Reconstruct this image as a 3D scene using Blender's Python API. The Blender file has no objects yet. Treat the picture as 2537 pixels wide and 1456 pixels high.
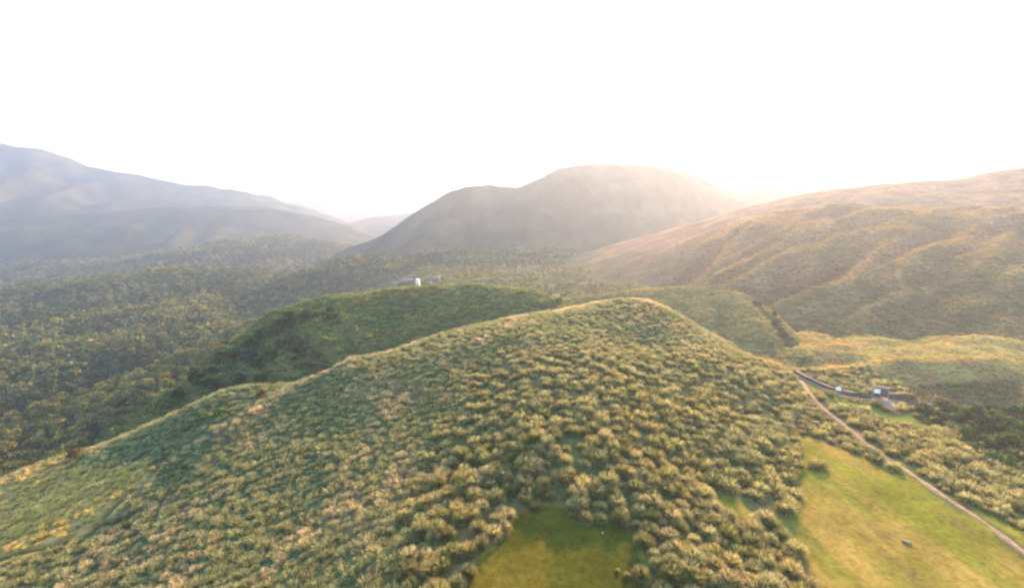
import bpy, math
import numpy as np
from mathutils import Vector, Matrix

S = bpy.context.scene
COL = S.collection
R = math.radians

# ------------------------------------------------------------------ camera
F, HOR = 1162.0, 540.0            # focal length and eye level, in pixels of a 2537 x 1456 view
PITCH = math.atan((728.0 - HOR) / F)
CZ = 46.0
cam = bpy.data.cameras.new('camera')
cam.sensor_fit = 'HORIZONTAL'
cam.sensor_width = 36.0
cam.lens = 36.0 * F / 2537.0
cam.clip_start = 0.5
cam.clip_end = 30000.0
camo = bpy.data.objects.new('camera', cam)
camo.location = (0, 0, CZ)
camo.rotation_euler = (math.pi / 2 - PITCH, 0, 0)
COL.objects.link(camo)
S.camera = camo

# ------------------------------------------------------------------ sky, sun, exposure
SUN_AZ, SUN_EL = R(28.0), R(18.5)      # azimuth measured from +Y towards +X
W = bpy.data.worlds.new('World')
S.world = W
W.use_nodes = True
nt = W.node_tree
bg = nt.nodes['Background']
sky = nt.nodes.new('ShaderNodeTexSky')
sky.sky_type = 'NISHITA'
sky.sun_disc = False
sky.sun_elevation = SUN_EL
sky.sun_rotation = SUN_AZ
sky.air_density = 1.0
sky.dust_density = 0.8
sky.ozone_density = 1.0
nt.links.new(sky.outputs[0], bg.inputs[0])
bg.inputs[1].default_value = 0.14
sl = bpy.data.lights.new('sun', 'SUN')
sl.energy = 5.0
sl.angle = R(0.6)
sl.color = (1.0, 0.53, 0.27)
so = bpy.data.objects.new('sun', sl)
COL.objects.link(so)
sd = Vector((math.sin(SUN_AZ) * math.cos(SUN_EL), math.cos(SUN_AZ) * math.cos(SUN_EL), math.sin(SUN_EL)))
so.rotation_euler = sd.to_track_quat('Z', 'Y').to_euler()
so.location = (0, 0, 300)
S.view_settings.view_transform = 'Standard'
S.view_settings.look = 'None'
S.view_settings.gamma = 1.0
S.view_settings.exposure = 2.68
S.cycles.volume_bounces = 1
S.cycles.max_bounces = 6
S.cycles.diffuse_bounces = 2
S.cycles.filter_width = 2.4
HAZE_DENSITY = 0.00028

# ------------------------------------------------------------------ small maths
rng = np.random.default_rng(7)


def ray(u, v):
    a, b = (u - 1268.5) / F, (728.0 - v) / F
    return a, math.cos(PITCH) + b * math.sin(PITCH), -math.sin(PITCH) + b * math.cos(PITCH)


def at_y(u, v, Y):
    dx, dy, dz = ray(u, v)
    t = Y / dy
    return (dx * t, Y, CZ + dz * t)


def at_z(u, v, z):
    dx, dy, dz = ray(u, v)
    t = (z - CZ) / dz
    return (dx * t, dy * t, z)


def project(x, y, z):
    cp, sp = math.cos(PITCH), math.sin(PITCH)
    zz = z - CZ
    d = y * cp - zz * sp
    return 1268.5 + F * x / d, 728.0 - F * (y * sp + zz * cp) / d


_perm = np.random.default_rng(3).permutation(256)
_perm = np.concatenate([_perm, _perm, _perm])
_ga = np.random.default_rng(4).uniform(0, 2 * np.pi, 256)
_gx, _gy = np.cos(_ga), np.sin(_ga)


def perlin(x, y):
    xi, yi = np.floor(x).astype(np.int64), np.floor(y).astype(np.int64)
    xf, yf = x - xi, y - yi
    u, v = xf * xf * xf * (xf * (xf * 6 - 15) + 10), yf * yf * yf * (yf * (yf * 6 - 15) + 10)

    def g(i, j):
        h = _perm[_perm[(xi + i) & 255] + ((yi + j) & 255)]
        return _gx[h] * (xf - i) + _gy[h] * (yf - j)
    a = g(0, 0) * (1 - u) + g(1, 0) * u
    b = g(0, 1) * (1 - u) + g(1, 1) * u
    return (a * (1 - v) + b * v) * 1.4


def fbm(x, y, wl, octv=4, gain=0.5, seed=0.0):
    s, a, f = 0.0, 1.0, 1.0 / wl
    for k in range(octv):
        s = s + a * perlin(x * f + 17.3 * k + seed, y * f - 9.1 * k + seed * 1.7)
        a *= gain
        f *= 2.03
    return s


def sstep(a, b, x):
    t = np.clip((x - a) / (b - a), 0, 1)
    return t * t * (3 - 2 * t)


def ridge(X, Y, pts, s, w, sb=None):
    """height of a crest line with rounded top falling at slope s (sb on the far side)."""
    out = np.full(X.shape, -1e4)
    best = np.full(X.shape, 1e9)
    for (x0, y0, z0), (x1, y1, z1) in zip(pts[:-1], pts[1:]):
        dx, dy = x1 - x0, y1 - y0
        L2 = dx * dx + dy * dy + 1e-9
        t = np.clip(((X - x0) * dx + (Y - y0) * dy) / L2, 0, 1)
        ex, ey = X - x0 - t * dx, Y - y0 - t * dy
        d = np.hypot(ex, ey)
        if sb is None:
            out = np.maximum(out, z0 + t * (z1 - z0) - s * (np.sqrt(d * d + w * w) - w))
        else:
            sl_ = np.where(dx * ey - dy * ex > 0, sb, s)
            out = np.where(d < best, z0 + t * (z1 - z0) - sl_ * (np.sqrt(d * d + w * w) - w), out)
            best = np.minimum(best, d)
    return out


def inside(px, py, poly):
    px, py = np.asarray(px), np.asarray(py)
    r = np.zeros(px.shape, bool)
    n = len(poly)
    for i in range(n):
        (xa, ya), (xb, yb) = poly[i][:2], poly[(i + 1) % n][:2]
        c = ((ya > py) != (yb > py)) & (px < (xb - xa) * (py - ya) / (yb - ya + 1e-12) + xa)
        r ^= c
    return r


def polydist(px, py, line):
    d = np.full(np.shape(px), 1e9)
    for (x0, y0), (x1, y1) in zip([p[:2] for p in line[:-1]], [p[:2] for p in line[1:]]):
        dx, dy = x1 - x0, y1 - y0
        t = np.clip(((px - x0) * dx + (py - y0) * dy) / (dx * dx + dy * dy + 1e-9), 0, 1)
        d = np.minimum(d, np.hypot(px - x0 - t * dx, py - y0 - t * dy))
    return d


# ------------------------------------------------------------------ objects and tags
def tag(o, label=None, cat=None, group=None, kind=None):
    if label:
        o['label'] = label
    if cat:
        o['category'] = cat
    if group:
        o['group'] = group
    if kind:
        o['kind'] = kind
    return o


def link(o, parent=None):
    COL.objects.link(o)
    if parent is not None:
        o.parent = parent
    return o


def np_mesh(name, verts, faces, mat=None, col=None, smooth=False):
    """faces: (n,4) or (n,3) int array, or list of such arrays."""
    me = bpy.data.meshes.new(name)
    if not isinstance(faces, list):
        faces = [faces]
    faces = [f for f in faces if len(f)]
    verts = np.asarray(verts, np.float32)
    li = np.concatenate([f.ravel() for f in faces]).astype(np.int32)
    tot = np.concatenate([np.full(len(f), f.shape[1], np.int32) for f in faces])
    st = np.concatenate([[0], np.cumsum(tot)[:-1]]).astype(np.int32)
    me.vertices.add(len(verts))
    me.vertices.foreach_set('co', verts.ravel())
    me.loops.add(len(li))
    me.loops.foreach_set('vertex_index', li)
    me.polygons.add(len(tot))
    me.polygons.foreach_set('loop_start', st)
    if smooth:
        me.polygons.foreach_set('use_smooth', np.ones(len(tot), bool))
    me.update(calc_edges=True)
    if col is not None:
        a = me.attributes.new('Col', 'FLOAT_COLOR', 'POINT')
        c = np.ones((len(verts), 4), np.float32)
        c[:, :3] = np.clip(col, 0, 1)
        a.data.foreach_set('color', c.ravel())
    if mat:
        me.materials.append(mat)
    return me


def grid_faces(nx, ny):
    i = np.arange(nx - 1)[None, :] + nx * np.arange(ny - 1)[:, None]
    i = i.ravel()
    return np.stack([i, i + 1, i + 1 + nx, i + nx], 1)


# ------------------------------------------------------------------ materials
def leaf_material(name, trans=0.4, rough_var=0.35, nscale=3.0, gain=1.0):
    m = bpy.data.materials.new(name)
    m.use_nodes = True
    t = m.node_tree
    t.nodes.clear()
    out = t.nodes.new('ShaderNodeOutputMaterial')
    at = t.nodes.new('ShaderNodeAttribute')
    at.attribute_name = 'Col'
    oi = t.nodes.new('ShaderNodeObjectInfo')
    mul = t.nodes.new('ShaderNodeMix')
    mul.data_type = 'RGBA'
    mul.blend_type = 'MULTIPLY'
    mul.inputs[0].default_value = 1.0
    t.links.new(at.outputs['Color'], mul.inputs[6])
    t.links.new(oi.outputs['Color'], mul.inputs[7])
    geo = t.nodes.new('ShaderNodeNewGeometry')
    no = t.nodes.new('ShaderNodeTexNoise')
    no.inputs['Scale'].default_value = nscale
    no.inputs['Detail'].default_value = 2.0
    t.links.new(geo.outputs['Position'], no.inputs['Vector'])
    mr = t.nodes.new('ShaderNodeMapRange')
    mr.inputs[1].default_value, mr.inputs[2].default_value = 0.3, 0.7
    mr.inputs[3].default_value, mr.inputs[4].default_value = gain * (1 - rough_var), gain * (1 + rough_var)
    t.links.new(no.outputs[0], mr.inputs[0])
    mm = t.nodes.new('ShaderNodeVectorMath')
    mm.operation = 'SCALE'
    t.links.new(mul.outputs[2], mm.inputs[0])
    t.links.new(mr.outputs[0], mm.inputs[3])
    df = t.nodes.new('ShaderNodeBsdfDiffuse')
    tr = t.nodes.new('ShaderNodeBsdfTranslucent')
    mx = t.nodes.new('ShaderNodeMixShader')
    mx.inputs[0].default_value = trans
    t.links.new(mm.outputs[0], df.inputs[0])
    t.links.new(mm.outputs[0], tr.inputs[0])
    t.links.new(df.outputs[0], mx.inputs[1])
    t.links.new(tr.outputs[0], mx.inputs[2])
    t.links.new(mx.outputs[0], out.inputs[0])
    return m


def ground_material(name, s1, s2, var=0.45, bump=0.5, bscale=1.0, bdist=0.3, hue=None):
    """Col attribute broken up by two procedural noises, with a bump."""
    m = bpy.data.materials.new(name)
    m.use_nodes = True
    t = m.node_tree
    bs = t.nodes['Principled BSDF']
    bs.inputs['Roughness'].default_value = 1.0
    bs.inputs['Specular IOR Level'].default_value = 0.0
    at = t.nodes.new('ShaderNodeAttribute')
    at.attribute_name = 'Col'
    tc = t.nodes.new('ShaderNodeTexCoord')
    cur = at.outputs['Color']
    for k, sc in enumerate((s1, s2)):
        no = t.nodes.new('ShaderNodeTexNoise')
        no.inputs['Scale'].default_value = sc
        no.inputs['Detail'].default_value = 5.0
        no.inputs['Roughness'].default_value = 0.6
        t.links.new(tc.outputs['Object'], no.inputs['Vector'])
        mr = t.nodes.new('ShaderNodeMapRange')
        mr.inputs[1].default_value, mr.inputs[2].default_value = 0.3, 0.7
        mr.inputs[3].default_value, mr.inputs[4].default_value = 1 - var, 1 + var
        t.links.new(no.outputs[0], mr.inputs[0])
        sc_ = t.nodes.new('ShaderNodeVectorMath')
        sc_.operation = 'SCALE'
        t.links.new(cur, sc_.inputs[0])
        t.links.new(mr.outputs[0], sc_.inputs[3])
        cur = sc_.outputs[0]
    if hue:
        no = t.nodes.new('ShaderNodeTexNoise')
        no.inputs['Scale'].default_value = s1 * 1.7
        no.inputs['Detail'].default_value = 4.0
        t.links.new(tc.outputs['Object'], no.inputs['Vector'])
        mr = t.nodes.new('ShaderNodeMapRange')
        mr.inputs[1].default_value, mr.inputs[2].default_value = 0.45, 0.65
        t.links.new(no.outputs[0], mr.inputs[0])
        mi = t.nodes.new('ShaderNodeMix')
        mi.data_type = 'RGBA'
        mi.inputs[7].default_value = (*hue, 1)
        ml = t.nodes.new('ShaderNodeMath')
        ml.operation = 'MULTIPLY'
        ml.inputs[1].default_value = 0.45
        t.links.new(mr.outputs[0], ml.inputs[0])
        t.links.new(ml.outputs[0], mi.inputs[0])
        t.links.new(cur, mi.inputs[6])
        cur = mi.outputs[2]
    t.links.new(cur, bs.inputs['Base Color'])
    nb = t.nodes.new('ShaderNodeTexNoise')
    nb.inputs['Scale'].default_value = bscale
    nb.inputs['Detail'].default_value = 4.0
    nb.inputs['Roughness'].default_value = 0.65
    t.links.new(tc.outputs['Object'], nb.inputs['Vector'])
    bp = t.nodes.new('ShaderNodeBump')
    bp.inputs['Strength'].default_value = bump
    bp.inputs['Distance'].default_value = bdist
    t.links.new(nb.outputs[0], bp.inputs['Height'])
    t.links.new(bp.outputs[0], bs.inputs['Normal'])
    return m


def plain_material(name, rgb, rough=0.8, nscale=4.0, var=0.15, bump=0.15):
    m = bpy.data.materials.new(name)
    m.use_nodes = True
    t = m.node_tree
    bs = t.nodes['Principled BSDF']
    bs.inputs['Roughness'].default_value = rough
    tc = t.nodes.new('ShaderNodeTexCoord')
    no = t.nodes.new('ShaderNodeTexNoise')
    no.inputs['Scale'].default_value = nscale
    no.inputs['Detail'].default_value = 5.0
    t.links.new(tc.outputs['Object'], no.inputs['Vector'])
    cr = t.nodes.new('ShaderNodeValToRGB')
    cr.color_ramp.elements[0].position = 0.3
    cr.color_ramp.elements[1].position = 0.7
    cr.color_ramp.elements[0].color = tuple(c * (1 - var) for c in rgb) + (1,)
    cr.color_ramp.elements[1].color = tuple(min(1, c * (1 + var)) for c in rgb) + (1,)
    t.links.new(no.outputs[0], cr.inputs[0])
    t.links.new(cr.outputs[0], bs.inputs['Base Color'])
    bp = t.nodes.new('ShaderNodeBump')
    bp.inputs['Strength'].default_value = bump
    bp.inputs['Distance'].default_value = 0.05
    t.links.new(no.outputs[0], bp.inputs['Height'])
    t.links.new(bp.outputs[0], bs.inputs['Normal'])
    return m


M_GRASS = leaf_material('silver_grass', 0.45, 0.3, 2.5, 1.38)
M_LEAF = leaf_material('tree_leaves', 0.3, 0.35, 0.8)
M_BARK = plain_material('bark', (0.09, 0.07, 0.05), 0.9, 3.0, 0.3)
M_HILL = ground_material('hill_turf', 0.12, 1.1, 0.28, 0.45, 2.2, 0.25)
M_SLOPE = ground_material('slope_turf', 0.05, 0.45, 0.42, 1.0, 0.5, 1.6, (0.10, 0.065, 0.045))
M_FOREST = ground_material('forest_floor', 0.02, 0.16, 0.45, 1.0, 0.12, 4.0)
M_MOUNT = ground_material('mountain_woods', 0.02, 0.10, 0.16, 0.5, 0.10, 3.0)
M_LAWN = ground_material('lawn_turf', 0.09, 0.9, 0.2, 0.35, 2.5, 0.15)
M_PATH = plain_material('path_gravel', (0.150, 0.108, 0.068), 1.0, 0.9, 0.4)
M_ROAD = plain_material('road_asphalt', (0.115, 0.10, 0.095), 0.95, 1.2, 0.2)
M_PAVE = plain_material('pale_paving', (0.165, 0.13, 0.10), 0.95, 2.2, 0.2)
M_STONE = plain_material('dark_stone', (0.058, 0.050, 0.044), 0.9, 2.0, 0.45, 0.6)
M_COPE = plain_material('coping_stone', (0.060, 0.054, 0.044), 0.9, 3.0, 0.3)
M_COPE3 = plain_material('weathered_white', (0.55, 0.55, 0.53), 0.8, 0.8, 0.12)
M_COPE2 = plain_material('pale_stone', (0.42, 0.41, 0.36), 0.9, 3.0, 0.2)
M_WHITE = plain_material('white_paint', (0.66, 0.66, 0.66), 0.6, 2.0, 0.05)
M_POST = plain_material('pale_timber', (0.20, 0.17, 0.12), 0.85, 6.0, 0.2)
M_DARKW = plain_material('dark_timber', (0.05, 0.045, 0.05), 0.8, 5.0, 0.3)
M_GREYW = plain_material('grey_wall', (0.17, 0.16, 0.165), 0.9, 0.5, 0.15)
M_GREYR = plain_material('grey_roof', (0.13, 0.13, 0.115), 0.9, 0.8, 0.2)
M_GLASS = plain_material('window_glass', (0.03, 0.035, 0.04), 0.15, 1.0, 0.2, 0.0)
M_ROCK = plain_material('lichen_rock', (0.155, 0.135, 0.075), 0.95, 2.5, 0.4, 0.8)

# ------------------------------------------------------------------ the near hill: thin-plate surface through surveyed points
PTS = []
for u, v, z in [(2500, 1400, 0), (2537, 1200, -1), (2300, 1250, 0), (2000, 1100, 0.4), (2000, 1400, 0.6), (2150, 1300, 0),
                (1800, 1290, 2.2), (1980, 945, 0.6), (2130, 990, -0.6), (2250, 1010, -1.2), (2500, 1050, -2),
                (2537, 960, 1.0), (2400, 880, 4.2), (2300, 900, 3.8), (2200, 935, 1.0), (1950, 890, 2), (1860, 885, 2.4),
                (2100, 900, 2.0), (2200, 855, 3.5), (2537, 870, 4.5), (2350, 960, 0.4),
                (1400, 1255, 4), (1400, 1456, 2.6), (1300, 1350, 3.2)]:
    PTS.append(at_z(u, v, z))
for u, v, Y in [(1560, 745, 150), (1500, 750, 150), (1625, 753, 148), (1680, 784, 143), (1760, 842, 137), (1850, 888, 131), (1430, 764, 148), (1350, 776, 144),
                (1260, 792, 140), (1120, 822, 134), (1000, 862, 128), (830, 907, 122), (600, 962, 115), (480, 1002, 110),
                (380, 1042, 106), (300, 1088, 102), (250, 1127, 97), (100, 1160, 99), (0, 1183, 100),
                (1400, 1100, 75), (1400, 1000, 88), (1400, 900, 105), (1450, 820, 125), (1700, 1000, 94), (1700, 1200, 70),
                (1900, 1050, 98), (1750, 900, 113), (1600, 850, 123), (1000, 1000, 97), (1000, 1200, 70), (1000, 1400, 52),
                (700, 1000, 107), (700, 1200, 76), (700, 1400, 56), (400, 1200, 82), (400, 1400, 60), (150, 1300, 76),
                (0, 1400, 68), (150, 1200, 92), (1200, 900, 110), (1200, 1100, 78), (0, 1300, 82)]:
    PTS.append(at_y(u, v, Y))
PTS += [(-70, 20, -8), (-120, 45, -13), (-30, 20, 0), (0, 22, 2.5), (30, 20, 2), (70, 25, 0), (120, 40, -2),
        (-160, 85, -24), (-130, 115, -27), (-105, 122, -20), (-85, 135, -20), (-60, 140, -12), (-40, 152, -4), (-20, 158, 4), (5, 165, 10),
        (35, 175, 12), (60, 165, 10), (80, 160, 3), (-70, 165, -30), (-120, 160, -48), (-170, 140, -48), (-100, 215, -58),
        (-40, 190, -12), (-30, 225, -25), (30, 215, 3), (90, 215, 1), (160, 225, 1), (240, 200, 2), (230, 120, -1), (190, 60, -2), (-190, 215, -60), (-190, 60, -28),
        (200, 155, 3), (140, 180, 2.5)]
PTS = np.array(PTS)


def tps_fit(P, lam=2.0):
    n = len(P)
    d2 = ((P[:, None, :2] - P[None, :, :2]) ** 2).sum(2) / 1e4
    K = np.where(d2 > 0, d2 * np.log(d2 + 1e-12), 0) + lam * 1e-3 * np.eye(n)
    A = np.zeros((n + 3, n + 3))
    A[:n, :n] = K
    A[:n, n], A[:n, n + 1], A[:n, n + 2] = 1, P[:, 0] / 100, P[:, 1] / 100
    A[n:, :n] = A[:n, n:].T
    b = np.concatenate([P[:, 2], [0, 0, 0]])
    return np.linalg.solve(A, b)


TW = tps_fit(PTS)


def tps(X, Y):
    out = TW[-3] + TW[-2] * X / 100 + TW[-1] * Y / 100
    for w, p in zip(TW[:-3], PTS):
        d2 = ((X - p[0]) ** 2 + (Y - p[1]) ** 2) / 1e4
        out = out + w * d2 * np.log(d2 + 1e-12)
    return out


GX0, GX1, GY0, GY1, GS = -190.0, 245.0, 14.0, 232.0, 0.75
gx = np.arange(GX0, GX1, GS)
gy = np.arange(GY0, GY1, GS)
NX, NY = len(gx), len(gy)
HX, HY = np.meshgrid(gx, gy)
HZ0 = tps(HX, HY)


def bil(Z, x, y):
    fx = np.clip((np.asarray(x, float) - GX0) / GS, 0, NX - 1.001)
    fy = np.clip((np.asarray(y, float) - GY0) / GS, 0, NY - 1.001)
    i, j = fx.astype(int), fy.astype(int)
    a, b = fx - i, fy - j
    return Z[j, i] * (1 - a) * (1 - b) + Z[j, i + 1] * a * (1 - b) + Z[j + 1, i] * (1 - a) * b + Z[j + 1, i + 1] * a * b


def hit(u, v, Z=None):
    """where the view ray through (u, v) meets the near hill."""
    Z = HZ0 if Z is None else Z
    dx, dy, dz = ray(u, v)
    t = np.linspace(18, 232, 2400) / dy
    x, y, z = dx * t, dy * t, CZ + dz * t
    below = z < bil(Z, x, y)
    k = int(np.argmax(below)) if below.any() else len(t) - 1
    return (float(x[k]), float(y[k]), float(bil(Z, x[k], y[k])))


def outline(uv):
    return [hit(u, v) for u, v in uv]


LAWN_R = outline([(1959, 1058), (2016, 1085), (2083, 1114), (2131, 1128), (2184, 1152), (2217, 1164), (2255, 1180), (2303, 1220),
                  (2399, 1284), (2537, 1385), (2800, 1590), (2800, 1750), (2100, 1750), (2007, 1456), (1996, 1391), (1968, 1334),
                  (1920, 1300), (1853, 1284), (1780, 1274), (1788, 1222), (1853, 1256), (1900, 1268), (1972, 1274), (1984, 1228),
                  (1987, 1180), (1985, 1104)])
LAWN_C = outline([(1276, 1280), (1333, 1250), (1414, 1265), (1448, 1294), (1510, 1300), (1548, 1300), (1575, 1340), (1585, 1396),
                  (1594, 1456), (1640, 1700), (1050, 1700), (1147, 1456), (1190, 1381), (1252, 1333)])
LAWN_S = outline([(2400, 1248), (2450, 1270), (2537, 1325), (2700, 1430), (2700, 1470), (2537, 1350), (2440, 1285)])
LAWN_T = outline([(1996, 952), (2030, 962), (2046, 973), (2052, 984), (2030, 986), (2010, 970)])
LAWN_F = outline([(2064, 980), (2097, 988), (2150, 999), (2173, 1010), (2224, 1030), (2258, 1016), (2312, 1058), (2300, 1069),
                  (2228, 1058), (2200, 1037), (2155, 1022), (2119, 1015), (2083, 1010), (2055, 999)])
PATH = outline([(1985, 944), (2002, 970), (2035, 1008), (2102, 1061), (2169, 1114), (2246, 1166), (2322, 1219), (2408, 1274),
                (2470, 1318), (2537, 1369), (2700, 1500), (2850, 1640)])
ROAD = outline([(1975, 930), (2010, 948), (2054, 970), (2075, 979), (2108, 986), (2157, 990), (2200, 992), (2260, 999), (2310, 1000)])
RAMP = outline([(2155, 980), (2190, 984), (2217, 994), (2231, 1026), (2191, 1011), (2159, 995)])
TRAIL = outline([(-120, 1420), (0, 1392), (120, 1358), (210, 1325), (262, 1272), (330, 1210), (400, 1152), (480, 1095), (560, 1046), (620, 1012)])
RIB = outline([(960, 868), (860, 905), (760, 955), (660, 1020), (590, 1062), (500, 1110), (420, 1160), (330, 1240)])
TEAL = outline([(255, 1128), (300, 1088), (480, 1004), (700, 938), (830, 908), (900, 890), (760, 955), (660, 1020), (560, 1078), (420, 1160), (300, 1150)])
MEAD = outline([(-400, 1250), (0, 1186), (150, 1158), (255, 1142), (420, 1160), (330, 1228), (262, 1282), (200, 1345), (0, 1408), (-400, 1480)])
LAWNS = [LAWN_R, LAWN_C, LAWN_S, LAWN_T, LAWN_F]


def lawn_mask(x, y):
    m = np.zeros(np.shape(x), bool)
    x, y = x + 1.3 * fbm(x, y, 5.0, 2, seed=91), y + 1.3 * fbm(x, y, 5.0, 2, seed=92)
    for p in LAWNS:
        m |= inside(x, y, p)
    return m


# fine relief: none on lawns, paths; lumps on the rough hill
m_l = lawn_mask(HX, HY)
dpath = np.minimum(polydist(HX, HY, PATH) - 0.9, polydist(HX, HY, ROAD) - 1.6)
dtrail = polydist(HX, HY, TRAIL)
flat = np.clip(np.minimum(dpath / 2.0, 1), 0, 1) * np.where(m_l, 0.12, 1.0)
HZ = HZ0 + flat * (0.45 * fbm(HX, HY, 14, 3) + 0.18 * fbm(HX, HY, 2.4, 2, seed=5)) + 0.10 * fbm(HX, HY, 9, 2, seed=2)
HZ -= 0.5 * np.exp(-(dtrail / 0.8) ** 2)
HZ += 1.1 * np.exp(-(polydist(HX, HY, RIB) / 2.6) ** 2) - 1.2 * np.exp(-((polydist(HX, HY, RIB[2:6]) - 8.0) / 3.5) ** 2) * inside(HX, HY, TEAL)
# old soil creep terraces and runnels down the left flank
HZ += 0.9 * sstep(-15, -50, HX) * np.where(m_l, 0, 1) * perlin((HX * 0.78 + HY * 0.62) / 15.0, (HX * -0.62 + HY * 0.78) / 90.0)
# a saucer-shaped mound in the meadow behind the road
_g = sstep(62, 80, HX) * sstep(118, 128, HY) * sstep(2.0, 6.0, polydist(HX, HY, ROAD))
HZ += _g * (1.7 * fbm(HX * 0.6, HY, 13, 2, seed=98) + 0.4)
mx_, my_, _ = hit(2340, 905)
rm = np.hypot((HX - mx_) / 15.0, (HY - my_) / 6.5)
HZ += 1.5 * np.exp(-(rm / 0.85) ** 4)


def nearz(x, y):
    return bil(HZ, x, y)


# ------------------------------------------------------------------ larger land forms as height functions
def P3(lst):
    return [at_y(*p) for p in lst]


KNOLL_R = P3([(250, 1112, 126), (340, 1045, 134), (440, 968, 150), (530, 902, 158), (600, 838, 168), (680, 772, 180), (800, 737, 195), (960, 718, 208), (1180, 705, 213),
              (1300, 714, 205), (1390, 747, 190), (1404, 772, 178)])


def h_knoll(X, Y):
    h = ridge(X, Y, KNOLL_R, 0.40, 5.0, 0.95)
    return h + 0.8 * fbm(X, Y, 22, 4) * 1.0


SMALL_R = P3([(1380, 748, 212), (1500, 732, 214), (1600, 716, 210), (1700, 711, 205), (1800, 723, 200), (1852, 738, 194)])
GULLY = P3([(1862, 738, 196), (1880, 765, 186), (1905, 800, 176), (1935, 845, 163), (1962, 878, 150)])


def h_small(X, Y):
    h = ridge(X, Y, SMALL_R, 0.235, 9.0, 0.3)
    d = polydist(X, Y, GULLY)
    gxy = np.interp(-Y, [-p[1] for p in GULLY], [p[0] for p in GULLY])
    h = h - 0.9 * np.maximum(0, X - gxy - 1.5)
    return h + 0.5 * fbm(X, Y, 16, 4, seed=3) - 2.2 * np.exp(-(d / 3.0) ** 2)


SLOPE_R = P3([(1500, 655, 440), (1560, 638, 432), (1700, 592, 420), (1830, 549, 402), (1950, 520, 382), (2080, 510, 364), (2300, 521, 352), (2537, 524, 342),
              (2800, 500, 330), (3100, 470, 300)])


def folds(X, Y):
    c, s = 0.87, 0.49
    a, b = X * c + Y * s, -X * s + Y * c
    wv = 12 * fbm(X, Y, 90, 2, seed=9)
    return (1 - np.abs(perlin((b + wv) / 34.0, a / 150.0)) * 2) * 0.7 + 0.3 * (1 - np.abs(perlin((b + wv) / 15.0 + 7, a / 80.0)) * 2)


def h_slope(X, Y):
    h = ridge(X, Y, SLOPE_R, 0.262, 34.0, 0.5)
    c, s = 0.87, 0.49
    a, b = X * c + Y * s, -X * s + Y * c
    wv = 12 * fbm(X, Y, 90, 2, seed=9)
    n = 1 - np.abs(perlin((b + wv) / 34.0, a / 150.0)) * 2
    n2 = 1 - np.abs(perlin((b + wv) / 15.0 + 7, a / 80.0)) * 2
    amp = sstep(150, 200, Y) * (1 - 0.8 * sstep(330, 380, Y))
    return h + amp * (5.8 * n + 2.6 * n2 - 4.0) + 0.7 * fbm(X, Y, 18, 4, seed=4)


UPPER_R = P3([(1640, 700, 505), (1740, 628, 502), (1830, 574, 501), (1880, 545, 500), (1960, 508, 495), (2010, 486, 490), (2060, 472, 485), (2200, 453, 478), (2400, 440, 470), (2537, 415, 460), (2800, 370, 450), (3200, 330, 420)])


def h_upper(X, Y):
    return ridge(X, Y, UPPER_R, 0.30, 22.0) + 1.2 * fbm(X, Y, 60, 5, seed=6)


def gullied(X, Y, crest, s, w, amp, wl, seed):
    h = ridge(X, Y, crest, s, w)
    d = np.clip(polydist(X, Y, crest) / (6 * w), 0, 1)
    warp = 0.35 * wl * fbm(X, Y, wl * 1.8, 3, seed=seed + 1)
    g = 1 - np.abs(perlin((X + warp) / wl + seed, Y / (wl * 3.2) + seed)) * 2.2
    return h + d * amp * (g - 0.45) + 0.12 * amp * fbm(X, Y, wl * 0.4, 4, seed=seed)


MOUNT_R = P3([(820, 640, 800), (880, 610, 815), (960, 580, 825), (1040, 535, 840), (1085, 500, 845), (1130, 470, 850), (1160, 461, 850), (1210, 457, 850),
              (1280, 465, 865), (1335, 442, 860), (1400, 413, 850), (1470, 404, 850), (1560, 406, 850), (1640, 411, 855), (1690, 421, 860), (1725, 446, 870), (1775, 466, 890),
              (1900, 500, 930)])
MOUNT_S = [P3([(1210, 457, 850), (1120, 535, 745), (1040, 600, 660), (1000, 640, 620)]), P3([(1345, 440, 860), (1270, 505, 770), (1200, 570, 700), (1130, 625, 650)]),
           P3([(1470, 404, 850), (1450, 500, 745), (1400, 590, 660)]), P3([(1640, 411, 855), (1600, 510, 750), (1520, 605, 650)])]


def h_mount(X, Y):
    h = gullied(X, Y, MOUNT_R, 0.70, 16.0, 12.0, 70.0, 11.0)
    for k, sp in enumerate(MOUNT_S):
        h = np.maximum(h, ridge(X, Y, sp, 0.62, 12.0) + 2.5 * fbm(X, Y, 50, 4, seed=13 + k) - 2.0)
    return h


SADDLE_R = P3([(1600, 470, 960), (1750, 468, 950), (1850, 464, 945), (1950, 466, 940), (2060, 463, 930), (2300, 470, 920)])


def h_saddle(X, Y):
    return gullied(X, Y, SADDLE_R, 0.42, 24.0, 9.0, 90.0, 21.0)


LEFT_R = P3([(-900, 230, 1500), (-400, 290, 1600), (-150, 330, 1650), (0, 356, 1700), (80, 367, 1700), (140, 388, 1700), (200, 409, 1700), (330, 431, 1720), (430, 451, 1740), (560, 466, 1760),
             (640, 482, 1780), (720, 505, 1800), (800, 535, 1800), (860, 570, 1800), (900, 600, 1800)])
LEFT_S = P3([(-500, 560, 1150), (-100, 545, 1200), (200, 530, 1250), (430, 512, 1300), (560, 510, 1320), (650, 513, 1330), (720, 525, 1340), (780, 540, 1340), (840, 565, 1340), (880, 590, 1330), (905, 620, 1300)])


def h_left(X, Y):
    a = gullied(X, Y, LEFT_R, 0.48, 35.0, 40.0, 170.0, 31.0)
    b = gullied(X, Y, LEFT_S, 0.36, 30.0, 22.0, 110.0, 41.0)
    return np.maximum(a, b)


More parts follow.
